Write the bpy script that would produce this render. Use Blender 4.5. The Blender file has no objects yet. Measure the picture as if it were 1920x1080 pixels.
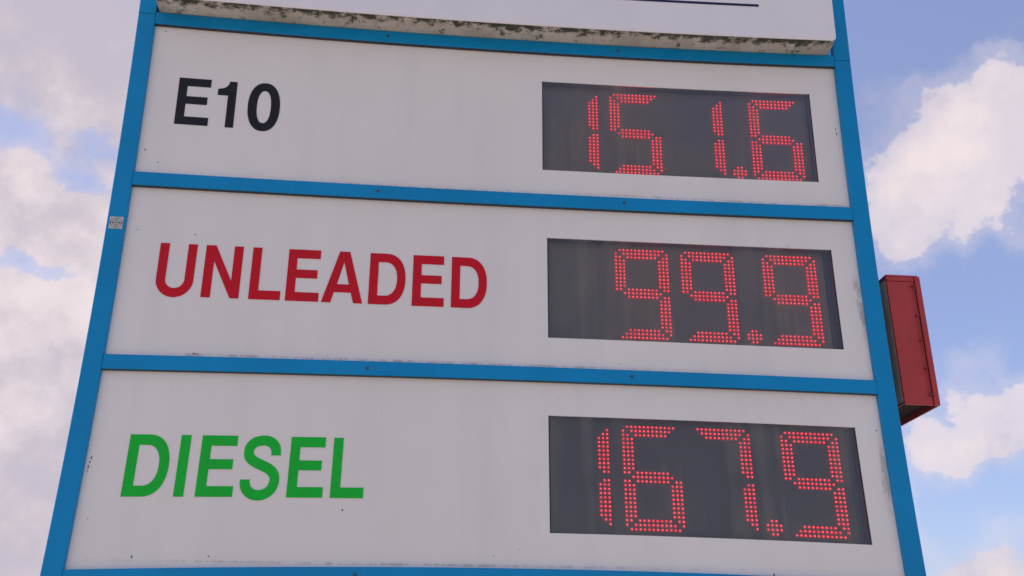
import bpy, bmesh, math, random
from mathutils import Vector, Matrix, noise
R = math.radians
scene = bpy.context.scene
C = scene.collection
Z0 = 3.1254                    # height of the sign's datum above the forecourt

# ------------------------------------------------------------------ camera
cam_d = bpy.data.cameras.new('camera')
cam = bpy.data.objects.new('camera', cam_d); C.objects.link(cam)
cam_d.lens = 34.687; cam_d.sensor_width = 36.0; cam_d.clip_start = 0.05; cam_d.clip_end = 5000
yaw, pitch, roll = 0.09947, 0.38907, 0.00327
fw = Vector((math.sin(yaw)*math.cos(pitch), math.cos(yaw)*math.cos(pitch), math.sin(pitch)))
rt = Vector((math.cos(yaw), -math.sin(yaw), 0)); up = rt.cross(fw)
r2 = rt*math.cos(roll) + up*math.sin(roll); u2 = up*math.cos(roll) - rt*math.sin(roll)
m = Matrix((r2, u2, -fw)).transposed().to_4x4()
m.translation = Vector((-0.2104, -2.29734, Z0 - 1.52536))
cam.matrix_world = m
scene.camera = cam

# ------------------------------------------------------------------ world: nishita sky with broken cumulus
SUN_EL, SUN_AZ = 60.0, -78.0     # azimuth measured from +Y (behind the sign) towards +X
world = bpy.data.worlds.new('World'); scene.world = world; world.use_nodes = True
world.cycles.sampling_method = 'NONE'
nt = world.node_tree; N = nt.nodes; L = nt.links
for n in list(N): N.remove(n)
def nd(t, **k):
    n = N.new(t)
    for a, b in k.items(): setattr(n, a, b)
    return n
def val(s, v):
    if isinstance(v, (int, float)): s.default_value = v
    elif isinstance(v, tuple): s.default_value = v
    else: L.new(v, s)
def mth(op, a, b=0.0, c=None, clamp=False):
    n = nd('ShaderNodeMath', operation=op); n.use_clamp = clamp
    val(n.inputs[0], a); val(n.inputs[1], b)
    if c is not None: val(n.inputs[2], c)
    return n.outputs[0]
def mixc(f, a, b):
    n = nd('ShaderNodeMix', data_type='RGBA'); val(n.inputs[0], f); val(n.inputs[6], a); val(n.inputs[7], b)
    return n.outputs[2]
def ramp(v, a, b):
    n = nd('ShaderNodeMapRange', interpolation_type='SMOOTHERSTEP'); val(n.inputs[0], v)
    n.inputs[1].default_value = a; n.inputs[2].default_value = b
    return n.outputs[0]
def comb(x, y, z):
    n = nd('ShaderNodeCombineXYZ'); val(n.inputs[0], x); val(n.inputs[1], y); val(n.inputs[2], z); return n.outputs[0]
def noi(vec, scale, detail, rough=0.55, color=False, dist=0.0):
    n = nd('ShaderNodeTexNoise'); L.new(vec, n.inputs['Vector']); n.inputs['Scale'].default_value = scale
    n.inputs['Detail'].default_value = detail; n.inputs['Roughness'].default_value = rough; n.inputs['Distortion'].default_value = dist
    return n.outputs['Color' if color else 'Fac']
tc = nd('ShaderNodeTexCoord')
sky = nd('ShaderNodeTexSky', sky_type='NISHITA'); sky.sun_disc = False
sky.sun_elevation = R(SUN_EL); sky.sun_rotation = R(SUN_AZ); sky.air_density = 1.0; sky.dust_density = 1.2; sky.ozone_density = 1.6
skymul = nd('ShaderNodeVectorMath', operation='MULTIPLY'); L.new(sky.outputs[0], skymul.inputs[0])
SKY_TINT = (1.13, 1.14, 1.37)
skymul.inputs[1].default_value = SKY_TINT
sx = nd('ShaderNodeSeparateXYZ'); L.new(tc.outputs['Generated'], sx.inputs[0])
DEG = 180/math.pi
az = mth('MULTIPLY', mth('ARCTAN2', sx.outputs[0], sx.outputs[1]), DEG)
el = mth('MULTIPLY', mth('ARCSINE', sx.outputs[2]), DEG)
dirn = tc.outputs['Generated']
w1 = nd('ShaderNodeSeparateColor'); L.new(noi(dirn, 9, 5, 0.62, True), w1.inputs[0])
azw = mth('ADD', az, mth('MULTIPLY', mth('SUBTRACT', w1.outputs[0], 0.5), 9.0))
elw = mth('ADD', el, mth('MULTIPLY', mth('SUBTRACT', w1.outputs[1], 0.5), 7.0))
# clouds seen in the photo (azimuth, elevation, half widths in degrees, weight)
BL = [(35.5, 28.6, 3.6, 2.6, 1.1), (32.2, 27.0, 3.0, 2.7, 1.1), (30.2, 25.0, 1.9, 2.4, 1.0), (38.5, 29.6, 4.0, 2.4, 1.0), (29.2, 26.5, 1.2, 2.4, .8), (34.6, 25.8, 2.4, 1.5, .75), (31.6, 23.6, 1.6, 1.2, .5),
      (32.6, 13.6, 2.0, 1.7, 1.0), (30.2, 12.4, 2.0, 1.1, 1.0), (28.6, 13.8, .9, 1.3, .8), (36, 13.4, 2.6, 1.5, 1.0), (40, 12.5, 3, 1.8, 1.0), (30.6, 15.2, .5, .9, -.5),
      (31.2, 5.0, 3.0, 1.6, 1.1), (35, 4.3, 4, 2.0, 1.0), (36.5, 32.6, 1.8, .6, .45), (30.4, 31.0, .7, .35, .35),
      (-24, 36, 9, 7, 1.2), (-21, 24.4, 6, 2.2, 1.0), (-21, 16, 9, 5.6, 1.3), (-22, 8, 10, 6, 1.3), (-33, 22, 8, 14, 1.1), (-11, 18, 7, 20, 1.0),
      (-17.5, 31.5, 4, 2.5, .6),
      (-20.2, 26.4, 1.5, .55, -1.15), (-19.7, 28.6, 1.4, .45, -.95), (-24.4, 27.4, 2.4, .7, -1.0), (-21.6, 21.7, 2.1, .6, -1.2),
      (33, 19.6, 6, 2.4, -.7), (32, 34.5, 7, 2.2, -.5), (31.5, 9.6, 5, 1.3, -.5)]
acc = None
pv = comb(azw, elw, 0.0)
for a, e, ra, re, w in BL:
    v = nd('ShaderNodeVectorMath', operation='MULTIPLY_ADD'); L.new(pv, v.inputs[0]); v.inputs[1].default_value = (1/ra, 1/re, 0); v.inputs[2].default_value = (-a/ra, -e/re, 0)
    dt = nd('ShaderNodeVectorMath', operation='DOT_PRODUCT'); L.new(v.outputs[0], dt.inputs[0]); L.new(v.outputs[0], dt.inputs[1])
    d2 = dt.outputs['Value']
    g = mth('DIVIDE', w, mth('MULTIPLY_ADD', d2, d2, 1.0))
    acc = g if acc is None else mth('ADD', acc, g)
big = noi(dirn, 2.6, 4, 0.5)
fine = noi(dirn, 20, 6, 0.6)
# elsewhere the cloud cover simply follows the noise, about half the sky
field = mth('ADD', acc, mth('ADD', mth('MULTIPLY', mth('SUBTRACT', big, 0.49), 2.2), mth('MULTIPLY', mth('SUBTRACT', fine, 0.5), 1.9)))
soft = ramp(az, 5.0, -8.0)          # the cloud bank on the left is thinner and softer edged
tcv = mth('DIVIDE', mth('SUBTRACT', field, mth('MULTIPLY_ADD', soft, -0.56, 0.26)), mth('MULTIPLY_ADD', soft, 1.15, 0.74))
cov = mth('MULTIPLY', ramp(tcv, 0.0, 1.0), mth('MULTIPLY_ADD', ramp(mth('ADD', tcv, mth('MULTIPLY', mth('SUBTRACT', noi(dirn, 11, 6, .6), .5), 5.0)), 0.6, 3.4), mth('MULTIPLY_ADD', soft, -0.22, 0.26), mth('MULTIPLY_ADD', soft, 0.20, 0.76)))
veil = mth('MULTIPLY', ramp(field, -0.5, 0.7), 0.30)
covm = mth('MAXIMUM', cov, mth('MULTIPLY_ADD', soft, 0.20, veil))
# thicker, greyer cloud high on the left and low on the left
shb = None
for a, e, ra, re, w in ((-25, 37, 7, 7, -.34), (-23, 4, 5, 5, -.13), (-19, 20, 5, 7, .05), (34, 28, 6, 4, .05), (33, 15, 5, 4, .06)):
    v = nd('ShaderNodeVectorMath', operation='MULTIPLY_ADD'); L.new(pv, v.inputs[0]); v.inputs[1].default_value = (1/ra, 1/re, 0); v.inputs[2].default_value = (-a/ra, -e/re, 0)
    dt = nd('ShaderNodeVectorMath', operation='DOT_PRODUCT'); L.new(v.outputs[0], dt.inputs[0]); L.new(v.outputs[0], dt.inputs[1])
    g = mth('DIVIDE', w, mth('ADD', dt.outputs['Value'], 1.0)); shb = g if shb is None else mth('ADD', shb, g)
shade = ramp(mth('ADD', mth('MULTIPLY_ADD', noi(dirn, 7.0, 6, 0.55), 0.85, 0.075), mth('ADD', shb, mth('MULTIPLY', mth('SUBTRACT', fine, 0.5), .42))), 0.28, 0.66)
CL_D, CL_L = (0.55, 0.495, 0.565, 1), (0.85, 0.74, 0.75, 1)
cloud = mixc(shade, CL_D, CL_L)
SKYS = 0.132
cloudm = nd('ShaderNodeVectorMath', operation='SCALE'); L.new(cloud, cloudm.inputs[0]); cloudm.inputs['Scale'].default_value = 1/SKYS
hz = nd('ShaderNodeMix', data_type='RGBA'); hz.inputs[0].default_value = 0.26   # thin high haze evens the blue
L.new(skymul.outputs[0], hz.inputs[6]); hz.inputs[7].default_value = (0.50/SKYS, 0.50/SKYS, 0.66/SKYS, 1)
final = mixc(covm, hz.outputs[2], cloudm.outputs[0])
bg = nd('ShaderNodeBackground'); L.new(final, bg.inputs[0]); bg.inputs[1].default_value = SKYS
wo = nd('ShaderNodeOutputWorld'); L.new(bg.outputs[0], wo.inputs[0])

# ------------------------------------------------------------------ sun (behind the sign: its face is in shade)
sd = bpy.data.lights.new('sun', 'SUN'); sd.energy = 3.6; sd.angle = R(0.5); sd.color = (1.0, 0.94, 0.86)
so = bpy.data.objects.new('sun', sd); C.objects.link(so)
sdir = Vector((math.sin(R(SUN_AZ))*math.cos(R(SUN_EL)), math.cos(R(SUN_AZ))*math.cos(R(SUN_EL)), math.sin(R(SUN_EL))))
so.rotation_euler = (-sdir).to_track_quat('-Z', 'Y').to_euler(); so.location = sdir*20
vs = scene.view_settings
vs.view_transform = 'Standard'; vs.look = 'None'; vs.exposure = 0.06; vs.gamma = 1.0; vs.use_curve_mapping = False

# ------------------------------------------------------------------ materials
def mat(name, col, rough=0.5, metal=0.0, spec=0.5):
    m = bpy.data.materials.new(name); m.use_nodes = True
    b = m.node_tree.nodes['Principled BSDF']
    b.inputs['Base Color'].default_value = (*col, 1); b.inputs['Roughness'].default_value = rough
    b.inputs['Metallic'].default_value = metal; b.inputs['Specular IOR Level'].default_value = spec
    return m
class G:
    """small node helper for one material"""
    def __init__(s, m): s.t = m.node_tree; s.b = s.t.nodes['Principled BSDF']; s.tc = s.t.nodes.new('ShaderNodeTexCoord')
    def n(s, t, **k):
        x = s.t.nodes.new(t)
        for a, b in k.items(): setattr(x, a, b)
        return x
    def set(s, sock, v):
        if hasattr(v, 'links'): s.t.links.new(v, sock)
        else: sock.default_value = v
    def m(s, op, a, b=0.0):
        x = s.n('ShaderNodeMath', operation=op); s.set(x.inputs[0], a); s.set(x.inputs[1], b); return x.outputs[0]
    def noise(s, scale, detail=4, rough=.55, stretch=(1, 1, 1), off=(0, 0, 0)):
        mp = s.n('ShaderNodeMapping'); s.t.links.new(s.tc.outputs['Object'], mp.inputs[0]); mp.inputs['Scale'].default_value = stretch
        mp.inputs['Location'].default_value = off
        x = s.n('ShaderNodeTexNoise'); s.t.links.new(mp.outputs[0], x.inputs['Vector']); x.inputs['Scale'].default_value = scale
        x.inputs['Detail'].default_value = detail; x.inputs['Roughness'].default_value = rough
        return x.outputs['Fac']
    def ramp(s, v, a, b, c=0., d=1.):
        x = s.n('ShaderNodeMapRange', interpolation_type='SMOOTHSTEP'); s.set(x.inputs[0], v)
        for i, q in enumerate((a, b, c, d)): x.inputs[i+1].default_value = q
        return x.outputs[0]
    def mix(s, f, a, b):
        x = s.n('ShaderNodeMix', data_type='RGBA'); s.set(x.inputs[0], f)
        s.set(x.inputs[6], a if hasattr(a, 'links') else (*a, 1)); s.set(x.inputs[7], b if hasattr(b, 'links') else (*b, 1)); return x.outputs[2]
    def pos(s):
        x = s.n('ShaderNodeSeparateXYZ'); s.t.links.new(s.tc.outputs['Object'], x.inputs[0]); return x.outputs
    def blob(s, P, x, z, rx, rz):
        a = s.m('DIVIDE', s.m('SUBTRACT', P[0], x), rx); b = s.m('DIVIDE', s.m('SUBTRACT', P[2], z), rz)
        return s.m('EXPONENT', s.m('MULTIPLY', s.m('ADD', s.m('MULTIPLY', a, a), s.m('MULTIPLY', b, b)), -1.0))
    def color(s, c): s.t.links.new(c, s.b.inputs['Base Color'])
    def bump(s, h, strength, dist):
        x = s.n('ShaderNodeBump'); s.set(x.inputs['Height'], h); x.inputs['Strength'].default_value = strength; x.inputs['Distance'].default_value = dist
        s.t.links.new(x.outputs[0], s.b.inputs['Normal'])

# camera lens distortion put into the sign's shape: a smooth in-plane bend of about 1 cm
def bow(x, z):
    q = z + 0.4; qc = min(max(q, -0.95), 0.87)
    nx = 0.96925*x + 0.0247*x**3 + 0.0209*x*qc*qc + 0.0082*x*qc - 0.0027*x*qc**3
    nz = -0.45963 + 0.96521*qc + 0.01069*qc*qc + 0.02036*qc**3 - 0.00267*qc**4 + 0.0244*x*x*qc - 0.0031*x*x*qc*qc + 0.0030*x*x - 0.00025*x + 0.00109*x*qc
    return nx, nz + (q-qc)*1.0

def blue_mat(name, base):
    m = mat(name, base, 0.36, 0.0, 0.22); g = G(m)
    a = g.ramp(g.noise(3.0, 5, .6), .35, .7); dust = g.ramp(g.noise(60, 5, .7, (1, 1, .35)), .56, .80)
    c = g.mix(a, base, tuple(v*0.86 for v in base))
    c = g.mix(g.m('MULTIPLY', dust, .07), c, (.12, .22, .30))
    g.color(c); g.set(g.b.inputs['Roughness'], g.ramp(g.noise(14, 4), .3, .7, .26, .42)); g.bump(g.noise(5, 2), .12, .01)
    return m
M_blue = blue_mat('blue_paint', (0.0, 0.255, 0.535))

def panel_mat():
    m = mat('white_acrylic', (.80, .80, .80), 0.42); g = G(m); P = g.pos()
    base = g.mix(g.ramp(g.noise(1.3, 5, .6), .3, .72), (.83, .77, .705), (.785, .725, .66))
    # fine rain streaks and blotches
    st = g.m('MULTIPLY', g.ramp(g.noise(9, 5, .65, (1, 1, .10)), .46, .78), .15)
    c = g.mix(st, base, (.50, .50, .50))
    bl = g.m('MULTIPLY', g.ramp(g.noise(7, 7, .7, off=(3, 1, 7)), .56, .80), .16)
    c = g.mix(bl, c, (.58, .55, .47))
    n1 = g.noise(55, 6, .7, (1, 1, .45))
    acc = None
    # grime along the ledges of the rails and smudges beside the right post
    for x, z, rx, rz, k in ((-.757, -.7305, .016, .004, 1.4), (-.645, -.7305, .045, .0035, 1.0), (-.35, -.7310, .30, .0030, .75), (.05, -.731, .35, .0028, .7), (.945, -.490, .009, .03, 1.25), (.949, -.560, .008, .05, 1.25), (.945, -.985, .008, .06, 1.3), (.55, -.231, .35, .003, .7), (.9, -.232, .05, .003, .8),
                         (-.2, -1.222, .6, .003, .7), (-.3, -.234, .5, .0025, .5)):
        wx, wz = bow(x, z)
        b = g.m('MULTIPLY', g.blob(P, wx, wz, rx, rz), k); acc = b if acc is None else g.m('ADD', acc, b)
    f = g.m('MINIMUM', g.m('MULTIPLY', acc, g.ramp(n1, .38, .72)), .45)
    c = g.mix(f, c, (.20, .185, .15))
    g.color(c); g.set(g.b.inputs['Roughness'], g.ramp(g.noise(5, 4), .3, .7, .34, .5)); g.bump(g.noise(2.2, 3), .15, .02)
    return m
M_panel = panel_mat()

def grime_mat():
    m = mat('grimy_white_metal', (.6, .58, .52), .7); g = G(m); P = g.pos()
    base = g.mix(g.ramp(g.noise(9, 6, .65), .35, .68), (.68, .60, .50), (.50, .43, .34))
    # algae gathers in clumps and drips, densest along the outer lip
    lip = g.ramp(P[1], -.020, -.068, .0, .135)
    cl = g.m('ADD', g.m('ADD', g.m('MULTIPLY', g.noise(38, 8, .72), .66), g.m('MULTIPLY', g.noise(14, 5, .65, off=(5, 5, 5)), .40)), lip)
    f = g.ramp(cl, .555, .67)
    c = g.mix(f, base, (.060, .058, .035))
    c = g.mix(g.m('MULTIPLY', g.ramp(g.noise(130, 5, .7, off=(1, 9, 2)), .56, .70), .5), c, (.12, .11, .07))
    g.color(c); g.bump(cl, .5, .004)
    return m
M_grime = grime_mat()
M_cabwhite = mat('white_cabinet_face', (.83, .81, .83), .35)
g = G(M_cabwhite); c = g.mix(g.ramp(g.noise(3, 5, .6), .35, .7), (.85, .79, .77), (.80, .745, .73)); g.color(g.mix(g.m('MULTIPLY', g.ramp(g.noise(9, 6, .7, (1, 1, .3)), .55, .8), .12), c, (.5, .47, .42)))
M_navy = mat('navy_vinyl', (.014, .014, .075), .5, 0, .2)
def vinyl(name, col):
    m = mat(name, col, .45, 0, .18); g = G(m)
    g.color(g.mix(g.ramp(g.noise(16, 5, .65), .35, .75), col, tuple(v*.85 + .006 for v in col))); return m
M_black, M_red, M_green = vinyl('black_vinyl', (.014, .015, .018)), vinyl('red_vinyl', (.60, .004, .017)), vinyl('green_vinyl', (.006, .50, .035))
M_rail_shade = mat('rail_shade', (.03, .04, .055), .7)  # dark tone for the added strips that stand in for shade under the rails
M_fleck = mat('dirt_fleck', (.17, .14, .13), .8)
M_dark = mat('dark_gasket', (.012, .012, .018), .6)
M_board_refl = mat('display_board_reflection', (.25, .22, .21), .65)  # lighter, browner board: the cover glass reflection is put into its colour
g = G(M_board_refl); g.color(g.mix(g.ramp(g.noise(4, 4, .6), .3, .7), (.215, .19, .17), (.30, .235, .17)))
M_board = mat('display_board', (.10, .10, .11), .65)
g = G(M_board); g.color(g.mix(g.ramp(g.noise(4, 4, .6), .3, .7), (.125, .125, .12), (.155, .14, .125)))
M_hous = mat('display_housing', (.19, .20, .24), .7, 0, .2)
M_ledge = mat('display_ledge', (.10, .11, .135), .6)
M_steel = mat('screw_steel', (.10, .09, .085), .5, .6)
M_inner = mat('cut_edge', (.55, .55, .58), .5)
def led(name, col, s):
    m = mat(name, col, .4); b = m.node_tree.nodes['Principled BSDF']
    b.inputs['Emission Color'].default_value = (*col, 1); b.inputs['Emission Strength'].default_value = s; return m
M_core, M_ring = led('led_core', (1.0, .10, .12), 1.45), led('led_lens', (.60, .003, .010), .80)
M_core2 = led('led_core_dim', (1.0, .07, .09), 1.15)
rng = random.Random(7)
def glass_mat():
    m = bpy.data.materials.new('clear_cover'); m.use_nodes = True; t = m.node_tree; t.nodes.clear()
    o = t.nodes.new('ShaderNodeOutputMaterial'); tr = t.nodes.new('ShaderNodeBsdfTransparent'); gl = t.nodes.new('ShaderNodeBsdfGlossy')
    df = t.nodes.new('ShaderNodeBsdfDiffuse'); fr = t.nodes.new('ShaderNodeFresnel'); fr.inputs[0].default_value = 1.45
    tr.inputs[0].default_value = (.93, .94, .95, 1); gl.inputs['Roughness'].default_value = .10; df.inputs[0].default_value = (.42, .36, .28, 1)
    tcn = t.nodes.new('ShaderNodeTexCoord'); mp = t.nodes.new('ShaderNodeMapping'); mp.inputs['Scale'].default_value = (1, 1, .03)
    t.links.new(tcn.outputs['Object'], mp.inputs[0]); nz = t.nodes.new('ShaderNodeTexNoise'); nz.inputs['Scale'].default_value = 26; nz.inputs['Detail'].default_value = 4
    t.links.new(mp.outputs[0], nz.inputs['Vector']); mr = t.nodes.new('ShaderNodeMapRange')
    for i, q in enumerate((.52, .80, .015, .16)): mr.inputs[i+1].default_value = q
    nz2 = t.nodes.new('ShaderNodeTexNoise'); nz2.inputs['Scale'].default_value = 5; nz2.inputs['Detail'].default_value = 3; t.links.new(tcn.outputs['Object'], nz2.inputs['Vector'])
    ad = t.nodes.new('ShaderNodeMath'); ad.operation = 'MULTIPLY_ADD'; t.links.new(nz2.outputs[0], ad.inputs[0]); ad.inputs[1].default_value = .9; ad.inputs[2].default_value = -.45
    ad2 = t.nodes.new('ShaderNodeMath'); ad2.operation = 'ADD'; t.links.new(nz.outputs[0], ad2.inputs[0]); t.links.new(ad.outputs[0], ad2.inputs[1])
    t.links.new(ad2.outputs[0], mr.inputs[0])
    m1 = t.nodes.new('ShaderNodeMixShader'); t.links.new(mr.outputs[0], m1.inputs[0]); t.links.new(tr.outputs[0], m1.inputs[1]); t.links.new(df.outputs[0], m1.inputs[2])
    m2 = t.nodes.new('ShaderNodeMixShader'); t.links.new(fr.outputs[0], m2.inputs[0]); t.links.new(m1.outputs[0], m2.inputs[1]); t.links.new(gl.outputs[0], m2.inputs[2])
    t.links.new(m2.outputs[0], o.inputs[0]); return m
M_glass = glass_mat()
def red_metal(name, base, dirt):
    m = mat(name, base, .5); g = G(m)
    c = g.mix(g.ramp(g.noise(6, 5, .6), .35, .7), base, tuple(v*.8 for v in base))
    g.color(g.mix(g.m('MULTIPLY', g.ramp(g.noise(30, 6, .7, (1, 1, .4)), .5, .75), dirt), c, (.12, .09, .07))); g.bump(g.noise(12, 3), .15, .005); return m
M_redm, M_redd = red_metal('red_enamel', (.47, .036, .032), .22), red_metal('weathered_red_enamel', (.25, .035, .035), .5)
M_brown = mat('tarnished_panel', (.20, .14, .105), .6)
g = G(M_brown); g.color(g.mix(g.ramp(g.noise(12, 5, .6, (1, 1, .3)), .35, .65), (.66, .38, .22), (.50, .38, .27)))
M_under = mat('dark_underside', (.045, .028, .025), .85, 0, .1)  # very dark brown, used on the underside plate alone
M_stick, M_line = mat('sticker_white', (.52, .50, .47), .5), mat('sticker_print', (.06, .06, .05), .5)
def ground_mat():
    m = mat('forecourt_concrete', (.3, .29, .27), .85); g = G(m)
    c = g.mix(g.ramp(g.noise(.5, 6, .6), .3, .7), (.42, .37, .31), (.33, .29, .245)); c = g.mix(g.m('MULTIPLY', g.ramp(g.noise(3, 6, .7), .55, .75), .5), c, (.10, .095, .09))
    g.color(c); g.bump(g.noise(60, 4), .3, .004); return m
M_ground = ground_mat()
M_conc = mat('plinth_concrete', (.34, .33, .31), .85)

# ------------------------------------------------------------------ mesh helpers
def link(name, me, m, parent=None, loc=None):
    me.name = name
    o = bpy.data.objects.new(name, me); C.objects.link(o)
    for q in (m if isinstance(m, (list, tuple)) else [m]):
        if q: me.materials.append(q)
    if parent: o.parent = parent
    if loc: o.location = loc
    return o
def from_bm(bm, name, m, parent=None, warp=True, smooth=False):
    if warp:
        for v in bm.verts: v.co.x, v.co.z = bow(v.co.x, v.co.z)
    bmesh.ops.recalc_face_normals(bm, faces=bm.faces)
    me = bpy.data.meshes.new(name); bm.to_mesh(me); bm.free()
    if smooth:
        for p in me.polygons: p.use_smooth = True
    return link(name, me, m, parent)
def beam(bm, x0, x1, y0, y1, z0, z1, axis, seg=24, c=0.002):
    """box swept along an axis in `seg` steps, long edges chamfered by c"""
    if axis == 'x': a0, a1, b0, b1, s0, s1 = y0, y1, z0, z1, x0, x1
    elif axis == 'z': a0, a1, b0, b1, s0, s1 = y0, y1, x0, x1, z0, z1
    else: a0, a1, b0, b1, s0, s1 = x0, x1, z0, z1, y0, y1
    sec = [(a0+c, b0), (a1-c, b0), (a1, b0+c), (a1, b1-c), (a1-c, b1), (a0+c, b1), (a0, b1-c), (a0, b0+c)]
    rings = []
    for i in range(seg+1):
        s = s0 + (s1-s0)*i/seg; r = []
        for a, b in sec:
            co = (s, a, b) if axis == 'x' else ((b, a, s) if axis == 'z' else (a, s, b))
            r.append(bm.verts.new(co))
        rings.append(r)
    for i in range(seg):
        for k in range(8):
            bm.faces.new((rings[i][k], rings[i][(k+1) % 8], rings[i+1][(k+1) % 8], rings[i+1][k]))
    bm.faces.new(rings[0]); bm.faces.new(rings[-1][::-1])
def cyl(bm, x, y0, y1, z, r, n=12, r1=None):
    a = [bm.verts.new((x+r*math.cos(2*math.pi*i/n), y0, z+r*math.sin(2*math.pi*i/n))) for i in range(n)]
    r1 = r if r1 is None else r1
    b = [bm.verts.new((x+r1*math.cos(2*math.pi*i/n), y1, z+r1*math.sin(2*math.pi*i/n))) for i in range(n)]
    bm.faces.new(a[::-1]); bm.faces.new(b)
    for i in range(n): bm.faces.new((a[i], a[(i+1) % n], b[(i+1) % n], b[i]))
def empty(name, loc, label, cat, group=None):
    o = bpy.data.objects.new(name, None); C.objects.link(o); o.location = loc; o.empty_display_size = .2
    o['label'] = label; o['category'] = cat
    if group: o['group'] = group
    return o

# ------------------------------------------------------------------ ground
bm = bmesh.new()
bmesh.ops.create_grid(bm, x_segments=12, y_segments=12, size=1500)
o = from_bm(bm, 'ground', M_ground, warp=False); o['kind'] = 'structure'

# ------------------------------------------------------------------ the price sign
SIGN = empty('price_sign', (0, 0, 0), 'tall blue framed fuel price sign with white panels and red lit digits', 'price sign')
ROOT = bpy.data.objects.new
def P(name, bm, m, parent=SIGN, warp=True, smooth=False, label=None):
    o = from_bm(bm, name, m, parent, warp, smooth)
    if parent is SIGN: o.location.z = Z0
    if label: o['label'] = label
    return o
D = 0.36        # depth of the totem
F, PF = -0.001, 0.012   # faces of the frame and of the panels
ZT, ZB = 1.60, -2.80
SPL, SPR = 0.2438, 0.2340
for s, x0, x1, sp in ((-1, -1.0, -.9565, SPL), (1, .9545, 1.0, SPR)):
    bm = bmesh.new(); beam(bm, x0, x1, F, D, ZB, sp-.0012, 'z', 60, .0015); P('post', bm, M_blue)
    bm = bmesh.new(); beam(bm, x0, x1, F-.0008, D, sp, ZT, 'z', 16, .0015); P('post', bm, M_blue)
XL, XR = -.9555, .9535
rails = [(.2139, .2510), (-.2799, -.2413), (-.7742, -.7373), (-1.2670, -1.2288)]
for z0, z1 in rails:
    bm = bmesh.new(); beam(bm, XL, XR, F, .05, z0, z1, 'x', 40, .0015); P('rail', bm, M_blue)
bm = bmesh.new(); beam(bm, XL, XR, F, .05, -2.0, -1.96, 'x', 40, .0015); P('rail', bm, M_blue)
# dark strip added under each rail to paint its shadow line
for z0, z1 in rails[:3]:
    bm = bmesh.new(); beam(bm, XL, XR, F+.0022, PF+.0005, z0-.0009, z0-.0001, 'x', 40, .0001); P('shade_strip', bm, M_rail_shade)
for x, z in ((-.335, .2345), (.3245, .2325), (-.340, -.2590), (.3266, -.2575), (-.3405, -.7560), (.3262, -.7545), (-.3365, -1.2455), (.326, -1.247)):
    bm = bmesh.new(); cyl(bm, x, F+.001, F-.0025, z, .0042, 12, .0032); P('screw', bm, M_steel)

def grid_panel(bm, xs, zs, y0, y1, hole=None):
    """slab between y0 and y1 with an optional rectangular hole (x0,x1,z0,z1 on grid lines); returns nothing"""
    vf = {}; vb = {}
    def gv(d, i, k, y):
        if (i, k) not in d: d[(i, k)] = bm.verts.new((xs[i], y, zs[k]))
        return d[(i, k)]
    def inside(i, k):
        if not hole: return False
        cx, cz = (xs[i]+xs[i+1])/2, (zs[k]+zs[k+1])/2
        return hole[0] < cx < hole[1] and hole[2] < cz < hole[3]
    nx, nz = len(xs)-1, len(zs)-1
    for i in range(nx):
        for k in range(nz):
            if inside(i, k): continue
            bm.faces.new([gv(vf, *q, y0) for q in ((i, k), (i+1, k), (i+1, k+1), (i, k+1))])
            bm.faces.new([gv(vb, *q, y1) for q in ((i, k), (i, k+1), (i+1, k+1), (i+1, k))])
            for di, dk, a, b in ((-1, 0, (i, k), (i, k+1)), (1, 0, (i+1, k), (i+1, k+1)), (0, -1, (i, k), (i+1, k)), (0, 1, (i, k+1), (i+1, k+1))):
                ii, kk = i+di, k+dk
                if ii < 0 or kk < 0 or ii >= nx or kk >= nz or inside(ii, kk):
                    bm.faces.new([gv(vf, *a, y0), gv(vf, *b, y0), gv(vb, *b, y1), gv(vb, *a, y1)])
def lin(a, b, n): return [a+(b-a)*i/n for i in range(n+1)]
WT, PIT, WH = .1251, .4928, .2856
wins = [(.1066, .8747), (.1172, .8867), (.1152, .8871)]
pan_z = [(-.2450, .2170), (-.7410, -.2760), (-1.2320, -.7705)]
panels = []
for k in range(3):
    wl, wr = wins[k]; zt = WT-k*PIT; zb = zt-WH; z0, z1 = pan_z[k]
    xs = lin(-.962, wl, 24)[:-1]+lin(wl, wr, 14)[:-1]+lin(wr, .960, 3)
    zs = lin(z0, zb, 3)[:-1]+lin(zb, zt, 8)[:-1]+lin(zt, z1, 3)
    bm = bmesh.new(); grid_panel(bm, xs, zs, PF, PF+.004, (wl, wr, zb, zt)); panels.append(P('panel', bm, M_panel))
bm = bmesh.new(); grid_panel(bm, lin(-.962, .960, 24), lin(-1.964, -1.262, 8), PF, PF+.004); P('panel', bm, M_panel)
# back and sides so the totem is a closed body
bm = bmesh.new(); grid_panel(bm, lin(-.9585, .9565, 12), lin(-2.0, 1.55, 12), D-.012, D-.006); P('back_panel', bm, M_cabwhite)

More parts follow.
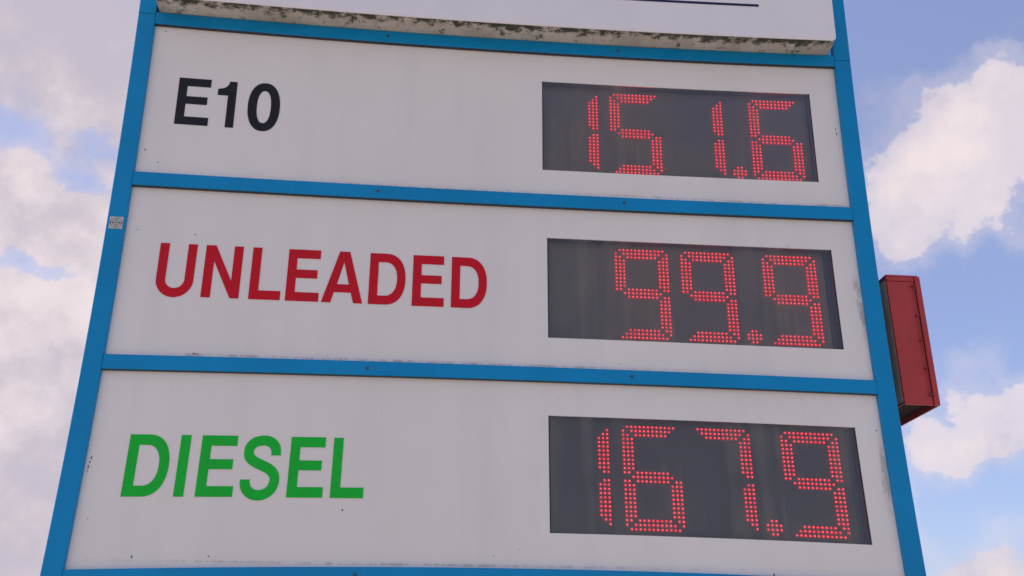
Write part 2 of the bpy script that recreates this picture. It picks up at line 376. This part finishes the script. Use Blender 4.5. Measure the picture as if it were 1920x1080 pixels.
# ---- letters, cut vinyl 1 mm thick
def letter(polys, mt, parent, x, zt, label, thick=.0009):
    cu = bpy.data.curves.new('letter', 'CURVE'); cu.dimensions = '2D'; cu.fill_mode = 'BOTH'; cu.extrude = thick/2
    for pts in polys:
        sp = cu.splines.new('POLY'); sp.points.add(len(pts)-1); sp.use_cyclic_u = True
        for q, (a, b) in zip(sp.points, pts): q.co = (x+a, zt+b, 0, 1)
    tmp = bpy.data.objects.new('tmp', cu); C.objects.link(tmp)
    dg = bpy.context.evaluated_depsgraph_get(); me = bpy.data.meshes.new_from_object(tmp.evaluated_get(dg))
    bpy.data.objects.remove(tmp); bpy.data.curves.remove(cu)
    for v in me.vertices:
        a, b, c = v.co; nx, nz = bow(a, b+.003); v.co = (nx, PF-.0008-c, nz)
    me.materials.clear(); me.flip_normals() if hasattr(me, 'flip_normals') else None
    o = link('letter', me, mt, parent); o['label'] = label
    return o
H = .1432
def arc(cx, cz, rx, rz, a0, a1, n=18, p=2.0):
    o = []
    for i in range(n+1):
        t = R(a0+(a1-a0)*i/n); c, s = math.cos(t), math.sin(t)
        o.append((cx+rx*math.copysign(abs(c)**(2/p), c), cz+rz*math.copysign(abs(s)**(2/p), s)))
    return o
def lE(w1=.080, w2=.075, w3=.082): return [[(0, 0), (w1, 0), (w1, -.0243), (.0222, -.0243), (.0222, -.0563), (w2, -.0563), (w2, -.0795), (.0222, -.0795), (.0222, -.1190), (w3, -.1190), (w3, -H), (0, -H)]]
def lL(): return [[(0, 0), (.0222, 0), (.0222, -.1187), (.0767, -.1187), (.0767, -H), (0, -H)]]
def lI(): return [[(0, 0), (.0220, 0), (.0220, -H), (0, -H)]]
def lN(): return [[(0, 0), (.0236, 0), (.0685, -.0963), (.0685, 0), (.0905, 0), (.0905, -H), (.0690, -H), (.0222, -.0431), (.0222, -H), (0, -H)]]
def lA(): return [[(0, -H), (.0391, 0), (.0649, 0), (.1032, -H), (.0805, -H), (.0727, -.1145), (.0302, -.1145), (.0232, -H)], [(.0366, -.0922), (.0516, -.0290), (.0668, -.0922)]]
def lD(): return [[(0, 0)]+arc(.042, -H/2, .0507, H/2, 90, -90, 22, 2.25)+[(0, -H)], [(.0222, -.0243)]+arc(.040, -H/2, .0312, H/2-.0243, 90, -90, 22, 2.25)+[(.0222, -H+.0243)]]
def lU(): return [[(0, 0), (.0217, 0)]+arc(.0443, -.0985, .0226, .0235, 180, 360)+[(.0669, 0), (.0883, 0)]+arc(.0443, -.0990, .0440, .0475, 0, -180)]
def l0(): return [arc(.0415, -.0750, .0418, .0750, 0, 360, 48, 2.25)[:-1], arc(.0415, -.0750, .0183, .0505, 0, 360, 40, 2.3)[:-1]]
def l1(): return [[(0, -.0247), (.006, -.0240), (.014, -.0220), (.021, -.0175), (.0265, -.0095), (.0290, 0), (.0478, 0), (.0478, -.1425), (.0266, -.1425), (.0266, -.0440), (0, -.0440)]]
def lS():
    cl = [(.0755, -.0455), (.0735, -.0290), (.0650, -.0165), (.0520, -.0108), (.0400, -.0106), (.0250, -.0150), (.0150, -.0260), (.0130, -.0410), (.0180, -.0530), (.0310, -.0625),
          (.0470, -.0700), (.0640, -.0790), (.0750, -.0920), (.0772, -.1080), (.0720, -.1240), (.0600, -.1350), (.0450, -.1390), (.0300, -.1365), (.0175, -.1270), (.0118, -.1145), (.0109, -.1030)]
    pts = []
    for i in range(len(cl)-1):
        p0, p1, p2, p3 = cl[max(i-1, 0)], cl[i], cl[i+1], cl[min(i+2, len(cl)-1)]
        for j in range(4):
            t = j/4; pts.append(tuple(.5*((2*p1[q])+(-p0[q]+p2[q])*t+(2*p0[q]-5*p1[q]+4*p2[q]-p3[q])*t*t+(-p0[q]+3*p1[q]-3*p2[q]+p3[q])*t**3) for q in (0, 1)))
    pts.append(cl[-1]); Lf, Rt = [], []
    for i, (x, z) in enumerate(pts):
        a, b = pts[max(i-1, 0)], pts[min(i+1, len(pts)-1)]; tx, tz = b[0]-a[0], b[1]-a[1]; l = math.hypot(tx, tz)
        if i in (0, len(pts)-1): tx, tz, l = 0, (1 if i == 0 else 1), 1
        w = .0108 + .0011*abs(tx/l)
        s = 1
        if i == len(pts)-1 or i == 0: tx = 0
        nx_, nz_ = -tz/l, tx/l
        Lf.append((x+nx_*w*s, z+nz_*w*s)); Rt.append((x-nx_*w*s, z-nz_*w*s))
    # both ends are cut level
    if abs(Lf[0][0]-Lf[1][0]) > abs(Rt[0][0]-Lf[1][0]): Lf[0], Rt[0] = Rt[0], Lf[0]
    if abs(Lf[-1][0]-Lf[-2][0]) > abs(Rt[-1][0]-Lf[-2][0]): Lf[-1], Rt[-1] = Rt[-1], Lf[-1]
    return [Lf+Rt[::-1]]
for ch, x, fn in (('E', -.8787, lE(.0815, .0760, .0835)), ('1', -.7780, l1()), ('0', -.6978, l0())): letter(fn, M_black, panels[0], x, .0535+(.002 if ch == '0' else 0)-(.001 if ch == '1' else 0), 'black letter or figure '+ch)
for ch, x, fn in (('U', -.8698, lU()), ('N', -.7600, lN()), ('L', -.6460, lL()), ('E', -.5567, lE()), ('A', -.4677, lA()), ('D', -.3503, lD()), ('E', -.2391, lE()), ('D', -.1384, lD())):
    letter(fn, M_red, panels[1], x, -.4378 - .003*(x+.87), 'red letter '+ch)
for ch, x, fn in (('D', -.8700, lD()), ('I', -.7580, lI()), ('E', -.7110, lE()), ('S', -.6155, lS()), ('E', -.5078, lE()), ('L', -.4080, lL())):
    letter(fn, M_green, panels[2], x, -.9316 - .003*(x+.87), 'green letter '+ch)

# ---- LED displays
def seg_dots():
    s = {}
    s['top'] = [(c, 0) for c in range(1, 13)]+[(c, 1) for c in range(2, 12)]+[(c, 2) for c in range(3, 11)]
    s['mid'] = [(c, 11) for c in range(3, 11)]+[(c, 12) for c in range(2, 12)]+[(c, 13) for c in range(3, 11)]
    s['bot'] = [(c, 24) for c in range(1, 13)]+[(c, 23) for c in range(2, 12)]+[(c, 22) for c in range(3, 11)]
    ul = [(0, r) for r in range(1, 12)]+[(1, r) for r in range(2, 12)]+[(2, r) for r in range(3, 11)]
    s['ul'] = ul; s['ur'] = [(13-c, r) for c, r in ul]; s['ll'] = [(c, 24-r) for c, r in ul]; s['lr'] = [(13-c, 24-r) for c, r in ul]
    return s
SEG = seg_dots()
DG = {'1': ('ur', 'lr'), '5': ('top', 'ul', 'mid', 'lr', 'bot'), '6': ('top', 'ul', 'mid', 'll', 'lr', 'bot'), '7': ('top', 'ur', 'lr'), '9': ('top', 'ul', 'ur', 'mid', 'lr', 'bot')}
CP, RP, C0X, L0Z = .01070, .01052, .1256, .1099
SLOT = [0, .1799, .3598, .5835]
def led_dot(bm, x, z, y):
    n = 6; rings = []; hot = 2 if rng.random() < .22 else 1
    for r, yy in ((.0040, y), (.0035, y-.0022), (.0023, y-.0036), (.0013, y-.0044)):
        rings.append([bm.verts.new((x+r*math.cos(2*math.pi*i/n), yy, z+r*math.sin(2*math.pi*i/n))) for i in range(n)])
    for a in range(3):
        for i in range(n):
            f = bm.faces.new((rings[a][i], rings[a][(i+1) % n], rings[a+1][(i+1) % n], rings[a+1][i])); f.material_index = hot if a == 2 else 0
    f = bm.faces.new(rings[3]); f.material_index = hot
YB = .038
names = ['upper', 'middle', 'lower']
for k, txt in enumerate(('151.6', '99.9', '167.9')):
    wl, wr = wins[k]; zt = WT-k*PIT; zb = zt-WH
    bm = bmesh.new(); grid_panel(bm, lin(wl-.01, wr+.01, 10), lin(zb-.03, zt+.004, 4), YB+.001, YB+.006)
    disp = P('price_display', bm, M_board if k == 2 else M_board_refl, label='red digit display reading '+txt)
    # housing: walls behind the cut-out and a narrow dark inner ledge
    bm = bmesh.new(); y0 = PF+.0045
    beam(bm, wl-.014, wl-.004, y0, YB, zb-.03, zt+.012, 'z', 6, .0005); beam(bm, wr+.001, wr+.012, y0, YB, zb-.03, zt+.012, 'z', 6, .0005)
    beam(bm, wl-.004, wr+.001, y0, YB, zt+.001, zt+.012, 'x', 10, .0005); beam(bm, wl-.004, wr+.001, y0, YB, zb-.03, zb-.02, 'x', 10, .0005)
    o = from_bm(bm, 'housing', M_hous, disp)
    bm = bmesh.new(); beam(bm, .8735, wr+.0008, YB-.003, YB, zb-.019, zt+.0005, 'z', 6, .0004)
    o = from_bm(bm, 'inner_ledge', M_ledge, disp)
    bm = bmesh.new(); grid_panel(bm, lin(wl+.0004, wr-.0004, 10), lin(zb+.0004, zt-.0004, 4), PF+.0012, PF+.0030)
    o = from_bm(bm, 'cover_glass', M_glass, disp)
    for g0, g1 in ((wl-.0022, wl+.0005), (wr-.0005, wr+.0018)):
        bm = bmesh.new(); beam(bm, g0, g1, PF-.0006, PF+.001, zb, zt, 'z', 6, .0002); from_bm(bm, 'gasket', M_dark, disp)
    dg = txt.replace('.', ''); slot0 = 4-len(dg); top = L0Z-k*PIT
    for i, ch in enumerate(dg):
        bm = bmesh.new(); ox = C0X+SLOT[slot0+i]
        for sname in DG[ch]:
            for c, r in SEG[sname]: led_dot(bm, ox+c*CP, top-r*RP, YB)
        o = from_bm(bm, 'digit', [M_ring, M_core, M_core2], disp); o['label'] = 'lit red figure '+ch
    bm = bmesh.new(); ox = C0X+SLOT[2]+13*CP+.027
    for r, cs in ((21, (1, 2)), (22, (0, 1, 2, 3)), (23, (0, 1, 2, 3)), (24, (1, 2))):
        for c in cs: led_dot(bm, ox+c*CP, top-r*RP, YB)
    o = from_bm(bm, 'decimal_point', [M_ring, M_core, M_core2], disp)

# ---- projecting cabinet above the price panels
CY = -.070
bm = bmesh.new()
cx0, cx1, cz0, cz1 = -.9500, .9350, .2520, 1.56
# rounded rectangle outline so the lower corners turn softly
r = .014
def rr(x0, x1, z0, z1, r, n=5):
    o = []
    for cx, cz, a0 in ((x1-r, z0+r, -90), (x1-r, z1-r, 0), (x0+r, z1-r, 90), (x0+r, z0+r, 180)):
        for i in range(n+1):
            t = R(a0+90*i/n); o.append((cx+r*math.cos(t), cz+r*math.sin(t)))
    return o
def dens(pl, step):
    o = []
    for i in range(len(pl)):
        a, b = pl[i], pl[(i+1) % len(pl)]; n = max(1, int(math.hypot(b[0]-a[0], b[1]-a[1])/step))
        for j in range(n): o.append((a[0]+(b[0]-a[0])*j/n, a[1]+(b[1]-a[1])*j/n))
    return o
outl = dens(rr(cx0, cx1, cz0, cz1, r), .06)
def ring_at(ins, y): return [bm.verts.new((x+(ins if x < 0 else -ins), y, z+(ins if z < .9 else -ins))) for x, z in outl]
rg = [[bm.verts.new((x+(.010 if x > 0 else -.003), .02, z)) for x, z in outl], ring_at(0, CY+.003), ring_at(.0010, CY+.0008), ring_at(.0032, CY)]
for a in range(3):
    for i in range(len(outl)):
        f = bm.faces.new((rg[a][i], rg[a][(i+1) % len(outl)], rg[a+1][(i+1) % len(outl)], rg[a+1][i]))
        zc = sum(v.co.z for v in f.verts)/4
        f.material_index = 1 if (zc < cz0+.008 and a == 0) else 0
f = bm.faces.new(rg[3][::-1]); f2 = bm.faces.new(rg[0])
bmesh.ops.triangulate(bm, faces=[f, f2])
cab = P('upper_cabinet', bm, [M_cabwhite, M_grime], label='projecting white cabinet with grimy underside above the price panels')
bm = bmesh.new(); grid_panel(bm, lin(-.75, .7200, 30), [.3555, .3630], CY-.0012, CY-.0001)
o = from_bm(bm, 'stripe', M_navy, cab); o['label'] = 'thin dark blue line printed on the cabinet'

# ---- survey target sticker on the left post
sx0, sx1, sz0, sz1 = -.9935, -.9618, -.4075, -.3745
bm = bmesh.new(); grid_panel(bm, [sx0, sx1], [sz0, sz1], F-.0009, F-.0001)
stk = P('sticker', bm, M_stick, label='small square white target sticker on the left post')
bm = bmesh.new(); mx, mz = (sx0+sx1)/2, (sz0+sz1)/2; y = F-.0013
def annulus(r0, r1, n=32):
    a = [[bm.verts.new((mx+q*math.cos(2*math.pi*i/n), y, mz+q*math.sin(2*math.pi*i/n))) for i in range(n)] for q in (r0, r1)]
    for i in range(n): bm.faces.new((a[0][i], a[0][(i+1) % n], a[1][(i+1) % n], a[1][i]))
annulus(.0130, .0139); annulus(.0072, .0080)
y2 = F-.0015
for a, b, c, d in ((mx-.0155, mx+.0155, mz-.0004, mz+.0004), (mx-.0004, mx+.0004, mz-.0155, mz+.0155)):
    bm.faces.new([bm.verts.new(q) for q in ((a, y2, c), (b, y2, c), (b, y2, d), (a, y2, d))]); y2 -= .0002
for a in (-1, 1):
    for q in (.0076, .0134):
        bm.faces.new([bm.verts.new((mx+a*q+u, y2-.0002, mz+w)) for u, w in ((-.0007, -.003), (.0007, -.003), (.0007, .003), (-.0007, .003))])
o = from_bm(bm, 'crosshair_print', M_line, stk)

# ---- flecks of dirt and insects stuck to the panels
random.seed(4)
def fleck(bm, x, z, r, el=1.0):
    n = 7; ph = random.random()*6
    c = bm.verts.new((x, PF-.0016, z)); vs_ = []
    for i in range(n):
        t = 2*math.pi*i/n; q = r*(.7+.5*random.random()); vs_.append(bm.verts.new((x+q*math.cos(t+ph), PF-.0002, z+el*q*math.sin(t+ph))))
    for i in range(n): bm.faces.new((c, vs_[i], vs_[(i+1) % n]))
spots = [[(-.930, .200, .0025, 1), (.941, .012, .0017, 2.6), (.9425, -.003, .0016, 3), (-.940, -.17, .0018, 2), (-.905, -.205, .0012, 2), (.10, .06, .0010, 1)],
         [(-.791, -.407, .0021, 1), (-.757, -.7265, .0035, .5), (-.750, -.728, .003, .5), (-.647, -.7295, .003, .4), (-.640, -.729, .002, .5), (.771, -.363, .0012, 1.5), (-.93, -.40, .003, .3), (.30, -.718, .0012, 1), (-.44, -.722, .001, 1)],
         [(-.946, -.983, .0018, 2), (-.9475, -.993, .0017, 2), (-.949, -1.004, .0018, 2.6), (-.950, -1.014, .0013, 2), (-.825, -1.203, .0024, 1.2), (-.663, -1.204, .0018, 1), (-.377, -1.101, .0024, 1.2), (.214, -.895, .0010, 1), (.942, -.866, .0019, 1), (.644, -1.2245, .002, 1.5), (-.02, -1.2, .0016, .7), (.04, -1.185, .0011, 1), (-.30, -.86, .0012, 1), (-.93, -1.12, .0012, 1)]]
for k, sp in enumerate(spots):
    bm = bmesh.new()
    for q in sp: fleck(bm, *q)
    z0, z1 = pan_z[k]
    for _ in range(3):
        x, z = random.uniform(-.94, .94), random.uniform(z0+.02, z1-.02)
        if wins[k][0]-.01 < x < wins[k][1]+.01 and z > WT-k*PIT-WH-.01 and z < WT-k*PIT+.01: continue
        fleck(bm, x, z, random.uniform(.0004, .0007), random.uniform(.7, 2))
    o = from_bm(bm, 'dirt_fleck', M_fleck, panels[k]); o['kind'] = 'stuff'

# ---- foot of the totem
bm = bmesh.new(); beam(bm, -1.15, 1.15, -.12, D+.12, -Z0, ZB+.001, 'x', 2, .01)
P('plinth', bm, M_conc, warp=False)

# ------------------------------------------------------------------ red metal box on the right side of the sign
BX0, BX1, BY0, BY1, BZ0, BZ1 = 1.030, 1.1235, .030, .34, -.8430, -.4845
BOX = empty('metal_box', (1.03, .03, Z0+BZ0), 'narrow red metal box bolted to the right side of the price sign', 'metal box')
def Q(name, bm, m, label=None):
    for v in bm.verts: v.co += Vector((-1.03, -.03, -BZ0))
    o = from_bm(bm, name, m, BOX, warp=False)
    if label: o['label'] = label
    return o
bm = bmesh.new()
t = .004
# open-bottomed shell: left, right, back, top, recessed floor
beam(bm, BX0+.0015, BX0+t, BY0+.006, BY1, BZ0+.004, BZ1-.004, 'z', 1, .0004)
beam(bm, BX1-t, BX1, BY0+.004, BY1, BZ0, BZ1, 'z', 1, .0008)
beam(bm, BX0+t, BX1-t, BY1-t, BY1, BZ0, BZ1, 'z', 1, .0004)
beam(bm, BX0, BX1-t-.0003, BY0-.001, BY1-t, BZ1-.003, BZ1+.0015, 'y', 1, .0006)
Q('body', bm, M_redm)
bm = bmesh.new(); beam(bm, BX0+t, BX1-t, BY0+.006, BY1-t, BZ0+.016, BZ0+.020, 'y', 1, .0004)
Q('floor_plate', bm, M_under, 'dark underside of the box')
bm = bmesh.new(); beam(bm, BX0+.0002, BX0+.0014, BY0+.008, BY1-.01, BZ0+.010, BZ1-.012, 'z', 1, .0002); Q('side_panel', bm, M_brown, 'tarnished grey brown side of the box')
bm = bmesh.new(); beam(bm, BX0+.0005, BX1-.0165, BY0, BY0+.005, BZ0+.0005, BZ1-.0175, 'z', 1, .0010); Q('door', bm, M_redm)
bm = bmesh.new(); beam(bm, BX0+.0005, BX1-.0165, BY0-.0012, BY0+.005, BZ1-.0160, BZ1-.0033, 'x', 1, .0010); Q('lintel', bm, M_redm)
bm = bmesh.new(); beam(bm, BX1-.0150, BX1-.0002, BY0-.0045, BY0+.0035, BZ0, BZ1-.0033, 'z', 1, .0016); Q('flange', bm, M_redm)
bm = bmesh.new()
rx = BX1-.0235
beam(bm, rx, rx+.0022, BY0-.0065, BY0-.0043, BZ0+.026, BZ1-.030, 'z', 1, .0005)
Q('locking_rod', bm, M_redd)
for z in (BZ1-.0315, BZ1-.115, BZ1-.185, BZ1-.262, BZ0+.0255):
    bm = bmesh.new(); w = .009 if z < BZ0+.03 else .0035
    beam(bm, rx-.004, rx+w, BY0-.0080, BY0-.0002, z, z+.0028, 'x', 1, .0005); Q('clip', bm, M_redd)
for z in (BZ0+.07, BZ1-.08):
    bm = bmesh.new(); beam(bm, .990, BX0+.0016, .12, .20, z, z+.012, 'x', 1, .001); Q('bracket', bm, M_steel)

scene.render.engine = 'CYCLES'
scene.cycles.max_bounces = 6; scene.cycles.diffuse_bounces = 3; scene.cycles.transparent_max_bounces = 8
scene.cycles.sample_clamp_indirect = 4.0
